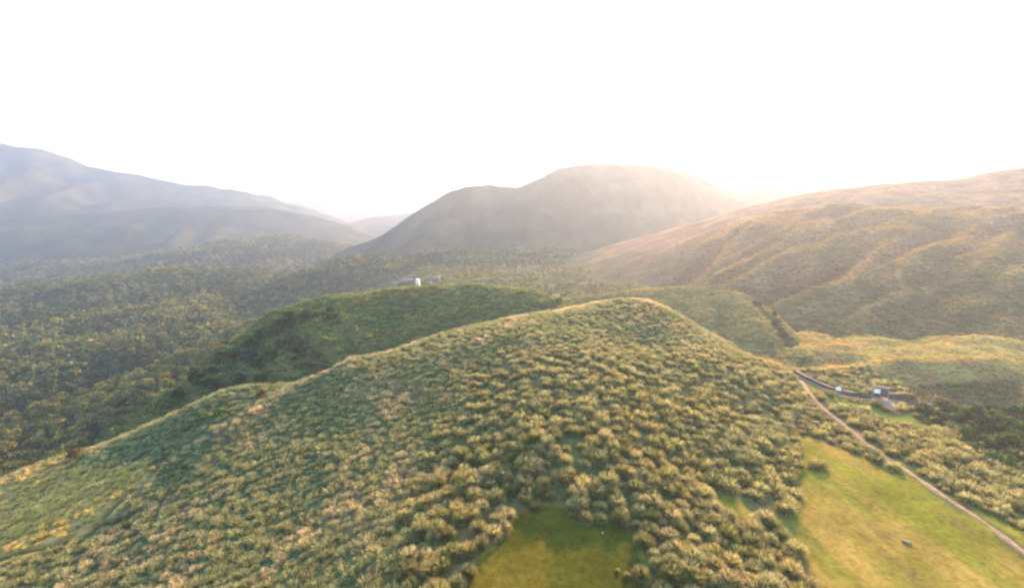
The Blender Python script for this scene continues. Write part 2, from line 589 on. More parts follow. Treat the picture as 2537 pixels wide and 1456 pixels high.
FAR_R = P3([(300, 500, 3000), (600, 486, 3050), (720, 479, 3050), (800, 475, 3050), (900, 480, 3050), (1000, 488, 3000), (1080, 500, 2950), (1200, 520, 2900)])
FAR_S = P3([(860, 575, 1900), (900, 548, 1900), (930, 537, 1900), (990, 531, 1880), (1040, 526, 1880), (1120, 520, 1850)])


def h_far(X, Y):
    return np.maximum(gullied(X, Y, FAR_R, 0.3, 60.0, 30.0, 260.0, 51.0), gullied(X, Y, FAR_S, 0.33, 20.0, 14.0, 120.0, 61.0))


V1 = P3([(-600, 690, 900), (0, 657, 950), (250, 645, 950), (380, 634, 950), (500, 613, 955), (600, 599, 960), (700, 591, 960), (790, 607, 960), (850, 630, 950)])
V2 = P3([(-500, 770, 500), (0, 737, 560), (150, 702, 565), (300, 690, 565), (420, 674, 570), (560, 674, 575), (680, 702, 575), (740, 718, 575)])
V3 = P3([(-400, 960, 300), (0, 892, 320), (120, 864, 325), (250, 852, 330), (430, 834, 335), (560, 825, 345)])
V4 = P3([(715, 760, 480), (735, 745, 490), (780, 702, 510), (830, 663, 525), (900, 640, 535), (1000, 643, 545), (1090, 657, 560)])
V5 = P3([(1060, 700, 330), (1130, 692, 330), (1220, 690, 335), (1300, 697, 340)])
V6 = P3([(60, 790, 430), (260, 762, 440), (470, 752, 445), (620, 770, 450)])


def h_valley(X, Y):
    q = X / np.maximum(Y, 60)
    s = sstep(-0.5, -0.14, q)
    base = -60 + 58 * s - 8 * (1 - s) * sstep(300, 900, Y)
    h = base + (1 - s) * 7.0 * fbm(X, Y, 150, 3, seed=8) + s * 2.5 * fbm(X, Y, 110, 3, seed=12)
    for r_, sl_, w in ((V1, 0.26, 40), (V2, 0.22, 30), (V3, 0.20, 22), (V4, 0.4, 16), (V5, 0.30, 14), (V6, 0.2, 26)):
        h = np.maximum(h, ridge(X, Y, r_, sl_, w) + 1.2 * fbm(X, Y, 40, 3, seed=14))
    return h


# ------------------------------------------------------------------ land meshes
def mixc(a, b, t):
    t = np.asarray(t)[..., None]
    return np.asarray(a) * (1 - t) + np.asarray(b) * t


def zone_colour(x, y):
    """real ground-cover colour of the near land."""
    n1 = fbm(x, y, 30, 3, seed=20)
    n2 = fbm(x, y, 7, 2, seed=22)
    c = mixc((0.070, 0.088, 0.030), (0.115, 0.100, 0.040), sstep(-0.5, 0.6, n1 + 0.5 * n2))
    left = sstep(5, -45, x)
    c = mixc(c, mixc((0.050, 0.085, 0.036), (0.12, 0.105, 0.055), sstep(-0.1, 0.7, n1 + 0.7 * n2)), left)
    return c, n1, n2


cA, n1, n2 = zone_colour(HX, HY)
u_, v_ = project(HX, HY, HZ)
_wx, _wy = 2.5 * fbm(HX, HY, 8, 2, seed=93), 2.5 * fbm(HX, HY, 8, 2, seed=94)
mead_l = inside(HX + _wx, HY + _wy, MEAD).astype(float)
teal = inside(HX + _wx, HY + _wy, TEAL).astype(float)
cA = mixc(cA, (0.06, 0.085, 0.040), 0.5 * teal)  # shade of the flank beyond the rib, put into the ground colour
cA = mixc(cA, mixc((0.30, 0.215, 0.075), (0.20, 0.17, 0.055), sstep(-0.3, 0.5, n2)), 0.9 * mead_l)
_rx = np.array([p[0] for p in ROAD])
_ry = np.array([p[1] for p in ROAD])


def road_y(x):
    return np.interp(x, _rx, _ry)


bank_x = hit(2205, 985)[0]


def bank(x, y):
    e = 8.5 + 1.2 * perlin(x / 9.0, y * 0 + 2.5)
    return sstep(bank_x - 1, bank_x + 3, x) * sstep(-2.0, 0.0, y - road_y(x)) * sstep(e + 1.0, e - 1.0, y - road_y(x))


gold = sstep(1.0, 3.5, HY - road_y(HX)) * sstep(62, 76, HX) * sstep(116, 122, HY) * (1 - bank(HX, HY))
cA = mixc(cA, mixc((0.23, 0.195, 0.070), (0.19, 0.125, 0.052), sstep(0.0, 0.5, n1 + n2 * 0.5)), 0.9 * gold)
dark_r = np.maximum(bank(HX, HY), sstep(85, 100, HX) * sstep(0, -3, HY - road_y(HX)) * sstep(95, 104, HY))
cA = mixc(cA, (0.085, 0.078, 0.042), 0.8 * dark_r)
cA = mixc(cA, (0.105, 0.085, 0.034), 0.5 * np.exp(-(rm / 0.5) ** 2))  # mound's shaded face painted as a darker oval
st = fbm((HX * 0.1 - HY * 0.995) / 7.0, HX * 0.995 + HY * 0.1, 5, 3, seed=28)
lawn_col = mixc((0.112, 0.128, 0.017), (0.175, 0.143, 0.034), sstep(-0.5, 0.5, 0.6 * n1 + 0.9 * st))
lawn_col = mixc(lawn_col, (0.10, 0.085, 0.03), 0.55 * sstep(0.35, 0.75, fbm((HX * 0.1 - HY * 0.995) / 6.0, HX * 0.995 + HY * 0.1, 2.2, 2, seed=29)))
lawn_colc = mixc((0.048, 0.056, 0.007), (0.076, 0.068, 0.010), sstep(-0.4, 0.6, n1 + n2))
soft = np.clip(0, 1, 1)
for p in LAWNS:
    mk = inside(HX + 1.3 * fbm(HX, HY, 5.0, 2, seed=91), HY + 1.3 * fbm(HX, HY, 5.0, 2, seed=92), p)
    cA[mk] = lawn_col[mk]
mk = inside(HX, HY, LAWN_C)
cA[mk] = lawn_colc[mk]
mk = inside(HX, HY, LAWN_F)
cA[mk] = mixc((0.10, 0.15, 0.025), lawn_col, sstep(0, .5, n1))[mk]
cA = mixc(cA, (0.026, 0.032, 0.010), 0.9 * np.exp(-(dtrail / 0.8) ** 2))
vert = np.stack([HX, HY, HZ], -1).reshape(-1, 3)
tag(link(bpy.data.objects.new('hillside', np_mesh('hillside', vert, grid_faces(NX, NY), M_HILL, cA.reshape(-1, 3), True))), kind='structure')


def land(name, hf, x0, x1, y0, y1, step, mat, colf, gap=2.0):
    xs = np.arange(x0, x1 + step, step)
    ys = np.arange(y0, y1 + step, step)
    X, Y = np.meshgrid(xs, ys)
    Z = hf(X, Y)
    f = grid_faces(len(xs), len(ys))
    # only what rises out of the ground below it (plus a margin)
    g = np.where((X > GX0) & (X < GX1) & (Y > GY0) & (Y < GY1), nearz(X, Y), -1e3)
    if name != 'valley_floor':
        g = np.maximum(g, h_valley(X, Y))
    ok = (Z > g - gap - step * 0.5).ravel()
    f = f[ok[f].any(1)]
    used = np.unique(f)
    re = np.full(len(ok), -1)
    re[used] = np.arange(len(used))
    V = np.stack([X, Y, Z], -1).reshape(-1, 3)[used]
    C = colf(X, Y, Z).reshape(-1, 3)[used]
    o = bpy.data.objects.new(name, np_mesh(name, V, re[f], mat, C, True))
    return tag(link(o), kind='structure')


def c_knoll(X, Y, Z):
    n = fbm(X, Y, 12, 3, seed=23)
    return mixc((0.060, 0.088, 0.030), (0.100, 0.095, 0.034), sstep(-0.4, 0.6, n))


def c_small(X, Y, Z):
    n = fbm(X, Y, 18, 3, seed=24)
    c = mixc((0.088, 0.100, 0.040), (0.120, 0.105, 0.046), sstep(-0.4, 0.6, n))
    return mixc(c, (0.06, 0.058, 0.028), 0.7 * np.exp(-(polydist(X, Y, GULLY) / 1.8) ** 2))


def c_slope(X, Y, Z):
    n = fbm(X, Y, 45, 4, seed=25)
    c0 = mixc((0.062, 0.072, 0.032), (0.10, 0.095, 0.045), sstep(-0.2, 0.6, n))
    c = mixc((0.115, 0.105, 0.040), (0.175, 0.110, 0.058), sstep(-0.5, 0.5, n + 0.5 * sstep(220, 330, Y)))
    c = mixc(mixc((0.115, 0.072, 0.040), c, sstep(0.1, 0.6, folds(X, Y))), (0.185, 0.155, 0.055), 0.4 * sstep(0.65, 0.95, folds(X, Y)))  # lit crests and shaded hollows of the folds painted in, yellower and browner
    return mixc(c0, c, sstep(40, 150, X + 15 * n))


def c_forest(X, Y, Z):
    n = fbm(X, Y, 35, 3, seed=26)
    s = sstep(-0.45, -0.14, X / np.maximum(Y, 60))
    c = mixc((0.026, 0.042, 0.017), (0.050, 0.058, 0.020), sstep(-0.4, 0.5, n))
    return mixc(c, mixc((0.062, 0.072, 0.032), (0.10, 0.095, 0.045), sstep(-0.2, 0.6, n)), s * sstep(560, 420, Y))


def c_mount(X, Y, Z):
    n = fbm(X, Y, 60, 4, seed=27)
    return mixc((0.026, 0.034, 0.016), (0.060, 0.058, 0.028), sstep(-0.4, 0.6, n))


land('valley_floor', h_valley, -1500, 900, 120, 1400, 6.0, M_FOREST, c_forest)
land('knoll', h_knoll, -140, 60, 120, 250, 0.9, M_HILL, c_knoll)
land('hillock', h_small, 0, 190, 135, 245, 0.9, M_HILL, c_small)
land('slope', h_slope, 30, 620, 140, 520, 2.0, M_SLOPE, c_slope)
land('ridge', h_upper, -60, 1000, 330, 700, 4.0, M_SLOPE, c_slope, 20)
land('mountain', h_mount, -420, 620, 560, 1150, 5.0, M_MOUNT, c_mount, 20)
land('far_saddle', h_saddle, 150, 1100, 720, 1200, 8.0, M_MOUNT, c_mount, 20)
land('left_mountain', h_left, -3400, 0, 800, 2400, 12.0, M_MOUNT, c_mount, 30)
land('far_mountain', h_far, -3000, 600, 1750, 3400, 18.0, M_MOUNT, c_mount, 40)

# the ground sheet that carries the land to the horizon, below everything
bz = -75.0
tag(link(bpy.data.objects.new('ground', np_mesh('ground', [(-6000, -1500, bz), (6000, -1500, bz), (6000, 6000, bz), (-6000, 6000, bz)],
    np.array([[0, 1, 2, 3]]), M_FOREST, np.full((4, 3), 0.05)))), kind='structure')


# ------------------------------------------------------------------ paths and road laid on the hill
def strip(name, line, width, mat, lift=0.05, wob=0.12, step=0.6):
    pts = []
    for a, b in zip(line[:-1], line[1:]):
        a, b = np.array(a[:2]), np.array(b[:2])
        n = max(1, int(np.hypot(*(b - a)) / step))
        for k in range(n):
            pts.append(a + (b - a) * k / n)
    pts.append(np.array(line[-1][:2]))
    pts = np.array(pts)
    for _ in range(6):
        pts[1:-1] = 0.25 * pts[:-2] + 0.5 * pts[1:-1] + 0.25 * pts[2:]
    tg = np.gradient(pts, axis=0)
    tg /= np.linalg.norm(tg, axis=1, keepdims=True) + 1e-9
    nr = np.stack([-tg[:, 1], tg[:, 0]], 1)
    k = 5
    off = np.linspace(-0.5, 0.5, k)
    wv = width * (1 + wob * perlin(np.arange(len(pts)) * 0.23, np.zeros(len(pts)) + 3.3))
    V = pts[:, None, :] + nr[:, None, :] * (off[None, :, None] * wv[:, None, None])
    Z = nearz(V[..., 0], V[..., 1]) + lift
    Z[:, 0] -= 0.25
    Z[:, -1] -= 0.25
    V = np.concatenate([V, Z[..., None]], -1).reshape(-1, 3)
    return tag(link(bpy.data.objects.new(name, np_mesh(name, V, grid_faces(k, len(pts)), mat, None, True))), kind='structure')


strip('footpath', PATH, 1.45, M_PATH, 0.10, 0.5)
strip('road', ROAD, 1.6, M_ROAD, 0.09, 0.1)
# paved apron at the gate
rp = np.array([p[:2] for p in RAMP])
cx, cy = rp.mean(0)
vv, ff = [], []
rings = 6
for r_ in range(rings + 1):
    for i in range(len(rp) * 4):
        k, t = divmod(i, 4)
        p = rp[k] * (1 - t / 4) + rp[(k + 1) % len(rp)] * t / 4
        q = np.array([cx, cy]) + (p - [cx, cy]) * (r_ + 0.02) / rings
        vv.append((q[0], q[1], float(nearz(q[0], q[1])) + (0.14 if r_ < rings else -0.2)))
n_ = len(rp) * 4
for r_ in range(rings):
    for i in range(n_):
        ff.append((r_ * n_ + i, r_ * n_ + (i + 1) % n_, (r_ + 1) * n_ + (i + 1) % n_, (r_ + 1) * n_ + i))
tag(link(bpy.data.objects.new('pavement', np_mesh('pavement', vv, np.array(ff), M_PAVE))), kind='structure')


# ------------------------------------------------------------------ vegetation builders
def blades(n, r0, L, w, lean, seed, base, tip, tipf=0.35, jit=0.25):
    """n grass blades, two segments each, arching outwards; returns verts, quads, colours."""
    g = np.random.default_rng(seed)
    a = g.uniform(0, 2 * np.pi, n)
    rr = r0 * np.sqrt(g.uniform(0, 1, n))
    root = np.stack([rr * np.cos(a), rr * np.sin(a), np.zeros(n) - 0.1], 1)
    a2 = a + g.normal(0, 0.4, n)
    le = L * g.uniform(0.74, 1.06, n) * (1 - 0.25 * (rr / r0) ** 2)
    ln = lean * (0.25 + 0.9 * rr / r0) * g.uniform(0.6, 1.4, n)
    d = np.stack([np.cos(a2), np.sin(a2), np.zeros(n)], 1)
    up = np.array([0, 0, 1.0])
    p1 = root + le[:, None] * (0.55 * up * np.cos(ln * 0.5)[:, None] + 0.55 * d * np.sin(ln * 0.5)[:, None])
    p2 = p1 + le[:, None] * (0.5 * up * np.cos(ln * 1.5)[:, None] + 0.5 * d * np.sin(ln * 1.5)[:, None])
    yaw = g.uniform(0, 2 * np.pi, n)
    sdv = np.stack([np.cos(yaw), np.sin(yaw), np.zeros(n)], 1)
    ww = (w * g.uniform(0.7, 1.3, n))[:, None]
    V = np.stack([root - sdv * ww * 0.5, root + sdv * ww * 0.5, p1 + sdv * ww * 0.5, p1 - sdv * ww * 0.5,
                  p2 + sdv * ww * 0.22, p2 - sdv * ww * 0.22], 1).reshape(-1, 3)
    i = np.arange(n)[:, None] * 6
    Q = np.concatenate([i + [0, 1, 2, 3], i + [3, 2, 4, 5]], 0)
    v = 1 + jit * g.normal(0, 1, n)[:, None]
    b = np.asarray(base) * v
    t_ = np.asarray(base) * v * (1 - tipf) + np.asarray(tip) * tipf * v
    t2 = np.asarray(base) * v * 0.35 * (1 - tipf) + np.asarray(tip) * v * (1 - 0.35 * (1 - tipf))
    C = np.stack([b, b, t_, t_, t2, t2], 1).reshape(-1, 3)
    return V, Q, C


def merge(parts):
    vs, qs, cs, o = [], [], [], 0
    for V, Q, C in parts:
        vs.append(V)
        qs.append(Q + o)
        cs.append(C)
        o += len(V)
    return np.concatenate(vs), np.concatenate(qs), np.concatenate(cs)


def scatter_stuff(name, protos, xs, ys, zs, scl, tint, mat, seed=1, squash=None):
    """many copies of prototype leaf arrays merged into ONE stuff mesh."""
    g = np.random.default_rng(seed)
    pick = g.integers(0, len(protos), len(xs))
    vs, qs, cs, o = [], [], [], 0
    for k, (V, Q, C) in enumerate(protos):
        ix = np.nonzero(pick == k)[0]
        if not len(ix):
            continue
        a = g.uniform(0, 2 * np.pi, len(ix))
        ca, sa = np.cos(a)[:, None], np.sin(a)[:, None]
        s = scl[ix][:, None]
        X = (V[None, :, 0] * ca - V[None, :, 1] * sa) * s + xs[ix][:, None]
        Y = (V[None, :, 0] * sa + V[None, :, 1] * ca) * s + ys[ix][:, None]
        hz = s if squash is None else s * squash[ix][:, None]
        Z = V[None, :, 2] * hz + zs[ix][:, None]
        vs.append(np.stack([X, Y, Z], -1).reshape(-1, 3).astype(np.float32))
        qs.append((Q[None] + (np.arange(len(ix)) * len(V))[:, None, None] + o).reshape(-1, 4))
        cs.append((C[None] * tint[ix][:, None, :]).reshape(-1, 3).astype(np.float32))
        o += len(ix) * len(V)
    me = np_mesh(name, np.concatenate(vs), np.concatenate(qs), mat, np.concatenate(cs))
    return tag(link(bpy.data.objects.new(name, me)), kind='stuff')


def jitter_grid(x0, x1, y0, y1, s, seed, jit=0.42):
    g = np.random.default_rng(seed)
    xs = np.arange(x0, x1, s)
    ys = np.arange(y0, y1, s * 0.87)
    X, Y = np.meshgrid(xs, ys)
    X = X + (np.arange(len(ys)) % 2)[:, None] * s * 0.5
    return (X + g.uniform(-jit, jit, X.shape) * s).ravel(), (Y + g.uniform(-jit, jit, X.shape) * s).ravel()


def in_view(x, y, z, m=220):
    u, v = project(x, y, z)
    return (u > -m) & (u < 2537 + m) & (v < 1456 + m) & (y > 10)


G1, G2 = (0.066, 0.110, 0.020), (0.095, 0.122, 0.024)
T1, T2 = (0.275, 0.255, 0.100), (0.25, 0.245, 0.095)

# ------------------------------------------------------------------ silver grass clumps: 290 nearest as things, the rest as one mass
xs, ys = jitter_grid(-45, 105, 26, 152, 2.05, 31)
zs = nearz(xs, ys)
keep = in_view(xs, ys, zs) & ~lawn_mask(xs, ys) & (fbm(xs, ys, 7, 2, seed=95) + np.random.default_rng(96).normal(0, 0.3, len(xs)) > -0.75) & (polydist(xs, ys, PATH) > 1.7) & (polydist(xs, ys, ROAD) > 2.4) & ~inside(xs, ys, RAMP)
xs, ys, zs = xs[keep], ys[keep], zs[keep]
# the big loose clumps fill the right-hand flank; the left flank and crest have shorter grass
u, v = project(xs, ys, zs)
big = sstep(900, 1350, u + 0.35 * (v - 1000)) * sstep(790, 960, v) * sstep(150, 118, ys)
dist = np.sqrt(xs ** 2 + ys ** 2 + (zs - CZ) ** 2)
LX, LY, _ = hit(2024, 1158)
own = (np.hypot(xs - LX, ys - LY) > 3.2) & (big > 0.55) & (xs < 95) & (v < 1475)
order = np.nonzero(own)[0][np.argsort(dist[own])]
near_ix = order[:288]
rest_ix = np.setdiff1d(np.nonzero((big > 0.35) & (np.hypot(xs - LX, ys - LY) > 3.2))[0], near_ix)


def clump_mesh(k, straw):
    base = G1 if k % 2 else G2
    V, Q, C = blades(800, 0.50, 1.55, 0.06, 0.95, 100 + k, base, T1 if straw else (0.15, 0.15, 0.06), 0.30)
    P = blades(140 if straw else 50, 0.48, 1.72, 0.06, 0.85, 200 + k, (0.12, 0.125, 0.045), (0.365, 0.31, 0.17) if straw else (0.27, 0.25, 0.12), 0.5)
    # plume heads only: raise the lower half of the plume stalks
    return np_mesh('grass_clump', V, Q, M_GRASS, C), np_mesh('plumes', *P[:2], M_GRASS, P[2])


CL = [clump_mesh(k, k % 3 != 2) for k in range(9)]
poly_edge_c = np.array([p[:2] for p in LAWN_C])
LABELS = {
    ('edge', 1): ('straw-tipped silver grass clump fringing the small lawn at the bottom', 'straw-tipped grass clumps fringing the bottom lawn'),
    ('edge', 0): ('green silver grass clump fringing the small lawn at the bottom', 'green grass clumps fringing the bottom lawn'),
    ('side', 1): ('straw-tipped silver grass clump along the edge of the wide right lawn', 'straw-tipped grass clumps along the right lawn'),
    ('side', 0): ('green silver grass clump along the edge of the wide right lawn', 'green grass clumps along the right lawn'),
    ('up', 1): ('straw-tipped silver grass clump among others on the near hillside', 'straw-tipped grass clumps on the near hillside'),
    ('up', 0): ('green silver grass clump among others on the near hillside', 'green grass clumps on the near hillside'),
}


def add_clump(x, y, z, s, k, label, group, hz=1.0, g=rng):
    o = link(bpy.data.objects.new('grass_clump', CL[k][0]))
    p = link(bpy.data.objects.new('plumes', CL[k][1]), o)
    o.location = (x, y, z)
    o.rotation_euler = (g.normal(0, 0.06), g.normal(0, 0.06), g.uniform(0, 6.28))
    o.scale = (s, s * g.uniform(0.85, 1.15), s * hz)
    b = g.uniform(0.78, 1.22)
    o.color = (b * g.uniform(0.94, 1.1), b, b * g.uniform(0.85, 1.15), 1)
    p.color = o.color
    return tag(o, label, 'grass clump', group)


for i in near_ix:
    k = int(rng.integers(0, 9))
    x, y = xs[i], ys[i]
    dc = polydist(x, y, LAWN_C + [LAWN_C[0]])
    dr = polydist(x, y, LAWN_R + [LAWN_R[0]])
    zone = 'edge' if dc < 2.2 else ('side' if dr < 2.2 else 'up')
    lab, grp = LABELS[(zone, 0 if k % 3 == 2 else 1)]
    add_clump(x, y, zs[i] - 0.05, rng.uniform(0.68, 1.3), k, lab, grp, rng.uniform(0.85, 1.15))
# the lone clumps on the lawn
LONE = [(1998, 1150), (2020, 1153), (2040, 1156)]
lx, ly, lz = hit(2024, 1158)
o = add_clump(lx, ly, float(nearz(lx, ly)), 1.15, 3, 'wide lone grass clump standing out on the right lawn', None, 0.85)
o.scale = (2.0, 1.15, 1.0)
o.rotation_euler = (0, 0, 0.25)
for (uu, vv_, s_, la) in [(1553, 1428, 0.42, 'tiny grass tuft on the small bottom lawn by its right edge'), (1530, 1415, 0.3, 'smallest grass tuft on the small bottom lawn'),
                          (1985, 1075, 0.7, 'low grass tuft at the upper tip of the right lawn')]:
    px, py, pz = hit(uu, vv_)
    add_clump(px, py, float(nearz(px, py)), s_, 2, la, None)

protoA = [merge([blades(210, 0.5, 1.45, 0.085, 1.0, 300 + k, G1 if k % 2 else G2, T1 if k % 3 else (0.16, 0.16, 0.06), 0.30),
                 blades(44, 0.5, 1.55, 0.085, 0.92, 350 + k, (0.12, 0.125, 0.045), (0.34, 0.29, 0.155) if k % 3 else (0.26, 0.24, 0.12), 0.5)]) for k in range(6)]
g = np.random.default_rng(77)
rx, ry, rz, rbig = xs[rest_ix], ys[rest_ix], zs[rest_ix], big[rest_ix]
sc = (0.50 + 0.55 * rbig) * g.uniform(0.6, 1.35, len(rx))
nz = fbm(rx, ry, 16, 2, seed=40)
ti = np.stack([1 + 0.16 * nz, 1 + 0.05 * nz, 1 - 0.1 * nz], 1) * g.uniform(0.75, 1.25, (len(rx), 1))
scatter_stuff('silver_grass', protoA, rx, ry, rz - 0.05, sc, ti, M_GRASS, 5)

# shorter, denser grass of the left flank, the crest and the meadow at the foot of it
xl, yl = jitter_grid(-150, 95, 40, 160, 1.5, 33)
zl = nearz(xl, yl)
u, v = project(xl, yl, zl)
k_ = in_view(xl, yl, zl) & ~lawn_mask(xl, yl) & (polydist(xl, yl, TRAIL) > 1.15) & (sstep(900, 1350, u + 0.35 * (v - 1000)) * sstep(790, 960, v) < 0.6) & (zl > -22)
xl, yl, zl = xl[k_], yl[k_], zl[k_]
protoB = [merge([blades(105, 0.55, 1.1, 0.07, 1.0, 400 + k, (0.092, 0.135, 0.040), (0.20, 0.21, 0.085), 0.4),
                 blades(22, 0.5, 1.16, 0.07, 0.95, 450 + k, (0.11, 0.125, 0.05), (0.25, 0.225, 0.13), 0.6)]) for k in range(5)]
sa, sb_ = xl * 0.35 + yl * 0.94, xl * 0.94 - yl * 0.35
pk = 0.9 * fbm(sa / 2.6, sb_, 9, 3, seed=44) + 0.35 * fbm(xl, yl, 4, 2, seed=46) + 0.1
md = inside(xl + g.normal(0, 1.6, len(xl)), yl + g.normal(0, 1.6, len(xl)), MEAD).astype(float)
tl = inside(xl + g.normal(0, 1.2, len(xl)), yl + g.normal(0, 1.2, len(xl)), TEAL).astype(float)
rb = np.exp(-(polydist(xl, yl, RIB) / 1.8) ** 2)  # pale strip of grass painted along the rib as its highlight
pk = pk * (1 - tl) - 0.1 * tl + 0.7 * rb
ti = np.stack([1 + 0.75 * sstep(0, 0.8, pk) + 1.05 * md - 0.12 * tl, 1 + 0.36 * sstep(0, 0.8, pk) + 0.55 * md - 0.05 * tl, 1 + 0.65 * sstep(0, 0.8, pk) + 0.1 * md + 0.05 * tl], 1) * g.uniform(0.75, 1.25, (len(xl), 1))  # tl terms tint the grass cooler and darker for the shaded flank
scatter_stuff('hillside_grass', protoB, xl, yl, zl - 0.03, g.uniform(0.6, 1.15, len(xl)) * (1 - 0.15 * md), ti, M_GRASS, 6)

# rough grass on the green knoll, the hillock, the golden meadow and the big slope
protoC = [blades(44, 0.9, 1.05, 0.13, 1.0, 500 + k, (0.070, 0.088, 0.034), (0.20, 0.17, 0.085), 0.35) for k in range(5)]


def cover(name, hf, x0, x1, y0, y1, step, seed, tintf, smin, smax, extra=None, var=0.28):
    X, Y = jitter_grid(x0, x1, y0, y1, step, seed)
    Z = hf(X, Y)
    nz_ = np.where((X > GX0) & (X < GX1) & (Y > GY0) & (Y < GY1), nearz(X, Y), -1e3)
    ok = in_view(X, Y, Z, 420) & (Z > nz_ - 0.2) & (Z > h_valley(X, Y) - 0.5)
    if extra is not None:
        ok &= extra(X, Y)
    X, Y, Z = X[ok], Y[ok], Z[ok]
    gg = np.random.default_rng(seed)
    scatter_stuff(name, protoC, X, Y, Z - 0.1, gg.uniform(smin, smax, len(X)), tintf(X, Y) * gg.uniform(1 - var, 1 + var, (len(X), 1)), M_GRASS, seed)


def t_green(X, Y):
    n = fbm(X, Y, 14, 2, seed=50)[:, None]
    return np.array([[0.78, 1.05, 0.66]]) + n * np.array([[0.3, 0.1, 0.0]])


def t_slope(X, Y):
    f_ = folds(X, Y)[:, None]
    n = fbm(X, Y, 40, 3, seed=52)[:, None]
    t = np.array([[1.25, 0.88, 0.80]]) * (1 - f_) + np.array([[1.5, 1.28, 0.96]]) * f_ + n * np.array([[0.3, 0.15, 0.15]])  # grass follows the folds: sunlit yellow on crests, shade brown between, as tint
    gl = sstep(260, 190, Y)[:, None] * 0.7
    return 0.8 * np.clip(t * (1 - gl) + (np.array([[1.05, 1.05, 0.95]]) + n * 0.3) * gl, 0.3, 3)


def t_tan(X, Y):
    n = fbm(X, Y, 40, 3, seed=52)[:, None]
    return np.array([[1.3, 1.05, 0.9]]) + n * np.array([[0.4, 0.15, 0.2]])


cover('knoll_grass', h_knoll, -140, 60, 125, 235, 1.9, 61, t_green, 0.6, 1.7, None, 0.4)
cover('hillock_grass', h_small, 0, 190, 140, 222, 2.0, 62, lambda X, Y: np.array([[1.0, 1.05, 0.9]]) + fbm(X, Y, 25, 3, seed=55)[:, None] * np.array([[0.45, 0.25, 0.1]]), 0.6, 1.1, lambda X, Y: (polydist(X, Y, GULLY) > 2.0) & (h_small(X, Y) > h_slope(X, Y) - 0.5))
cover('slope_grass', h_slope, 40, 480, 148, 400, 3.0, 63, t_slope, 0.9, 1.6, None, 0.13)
cover('meadow_grass', nearz, 60, 243, 116, 185, 1.6, 64, lambda X, Y: (np.array([[1.75, 1.6, 0.9]]) + fbm(X, Y, 12, 2, seed=53)[:, None] * np.array([[0.7, 0.2, 0.1]])) * (1 - 0.25 * np.exp(-(np.hypot((X - mx_) / 15.0, (Y - my_) / 6.5) / 0.62) ** 2))[:, None], 0.4, 0.75,  # grass darkened over the mound as well, painting its shaded face
      lambda X, Y: (Y > road_y(X) + 2.2) & ~lawn_mask(X, Y) & (polydist(X, Y, PATH) > 2) & (bank(X, Y) < 0.5) & (X > 64 + 0.25 * (Y - 116)))
protoC_keep = protoC
protoC = [blades(26, 0.5, 0.34, 0.05, 1.1, 560 + k, (0.095, 0.105, 0.018), (0.20, 0.165, 0.05), 0.5) for k in range(4)]
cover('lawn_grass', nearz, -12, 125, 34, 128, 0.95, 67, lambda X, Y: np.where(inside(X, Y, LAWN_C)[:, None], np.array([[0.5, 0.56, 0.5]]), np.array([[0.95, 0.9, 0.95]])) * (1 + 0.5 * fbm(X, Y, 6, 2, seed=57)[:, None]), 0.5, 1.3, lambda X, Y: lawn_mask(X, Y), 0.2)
protoC = protoC_keep
cover('bank_grass', nearz, bank_x - 2, 243, 90, 150, 1.3, 66, lambda X, Y: np.array([[1.15, 1.02, 0.92]]) + fbm(X, Y, 9, 2, seed=56)[:, None] * np.array([[0.3, 0.2, 0.2]]), 0.6, 1.0, lambda X, Y: bank(X, Y) > 0.5)
cover('scrub_grass', nearz, 85, 243, 50, 132, 1.7, 65, lambda X, Y: np.array([[1.02, 0.98, 0.85]]) + fbm(X, Y, 9, 2, seed=54)[:, None] * np.array([[0.6, 0.2, 0.3]]), 0.7, 1.25,
      lambda X, Y: (Y < road_y(X) - 1.5) & ~lawn_mask(X, Y) & (polydist(X, Y, PATH) > 1.6) & ~inside(X, Y, RAMP))


# ------------------------------------------------------------------ trees and bushes
def crown(seed, n, rad, hgt, leaf, lobes, base, lo, hi):
    """leaf-sized faces spread over uneven lobes; returns verts, quads, colours. crown spans z = base .. base+hgt"""
    g = np.random.default_rng(seed)
    lc = np.stack([g.uniform(-0.55, 0.55, lobes) * rad, g.uniform(-0.55, 0.55, lobes) * rad, base + hgt * g.uniform(0.3, 0.78, lobes)], 1)
    lr = rad * g.uniform(0.36, 0.62, lobes)
    lc[0] = (0, 0, base + hgt * 0.6)
    lr[0] = rad * 0.62
    k = g.integers(0, lobes, n)
    d = g.normal(0, 1, (n, 3))
    d /= np.linalg.norm(d, axis=1, keepdims=True)
    d[:, 2] = np.where(d[:, 2] < -0.35, -d[:, 2], d[:, 2])
    r = lr[k] * g.uniform(0.62, 1.08, n)
    c = lc[k] + d * r[:, None] * np.array([1, 1, min(1.0, 0.5 * hgt / rad + 0.25)])
    nrm = d + g.normal(0, 0.55, (n, 3))
    nrm /= np.linalg.norm(nrm, axis=1, keepdims=True)
    t = np.cross(nrm, g.normal(0, 1, (n, 3)))
    t /= np.linalg.norm(t, axis=1, keepdims=True) + 1e-9
    b = np.cross(nrm, t)
    s = (leaf * g.uniform(0.6, 1.3, n))[:, None]
    V = np.stack([c - t * s, c + b * s * 0.7, c + t * s, c - b * s * 0.7], 1).reshape(-1, 3)
    Q = np.arange(n * 4).reshape(n, 4)
    lobe_t = g.uniform(0, 1, lobes)[k][:, None]
    C = np.asarray(lo) * (1 - lobe_t) + np.asarray(hi) * lobe_t
    C = C * (1 + 0.22 * g.normal(0, 1, (n, 1)))
    return V, Q, np.repeat(C, 4, axis=0)


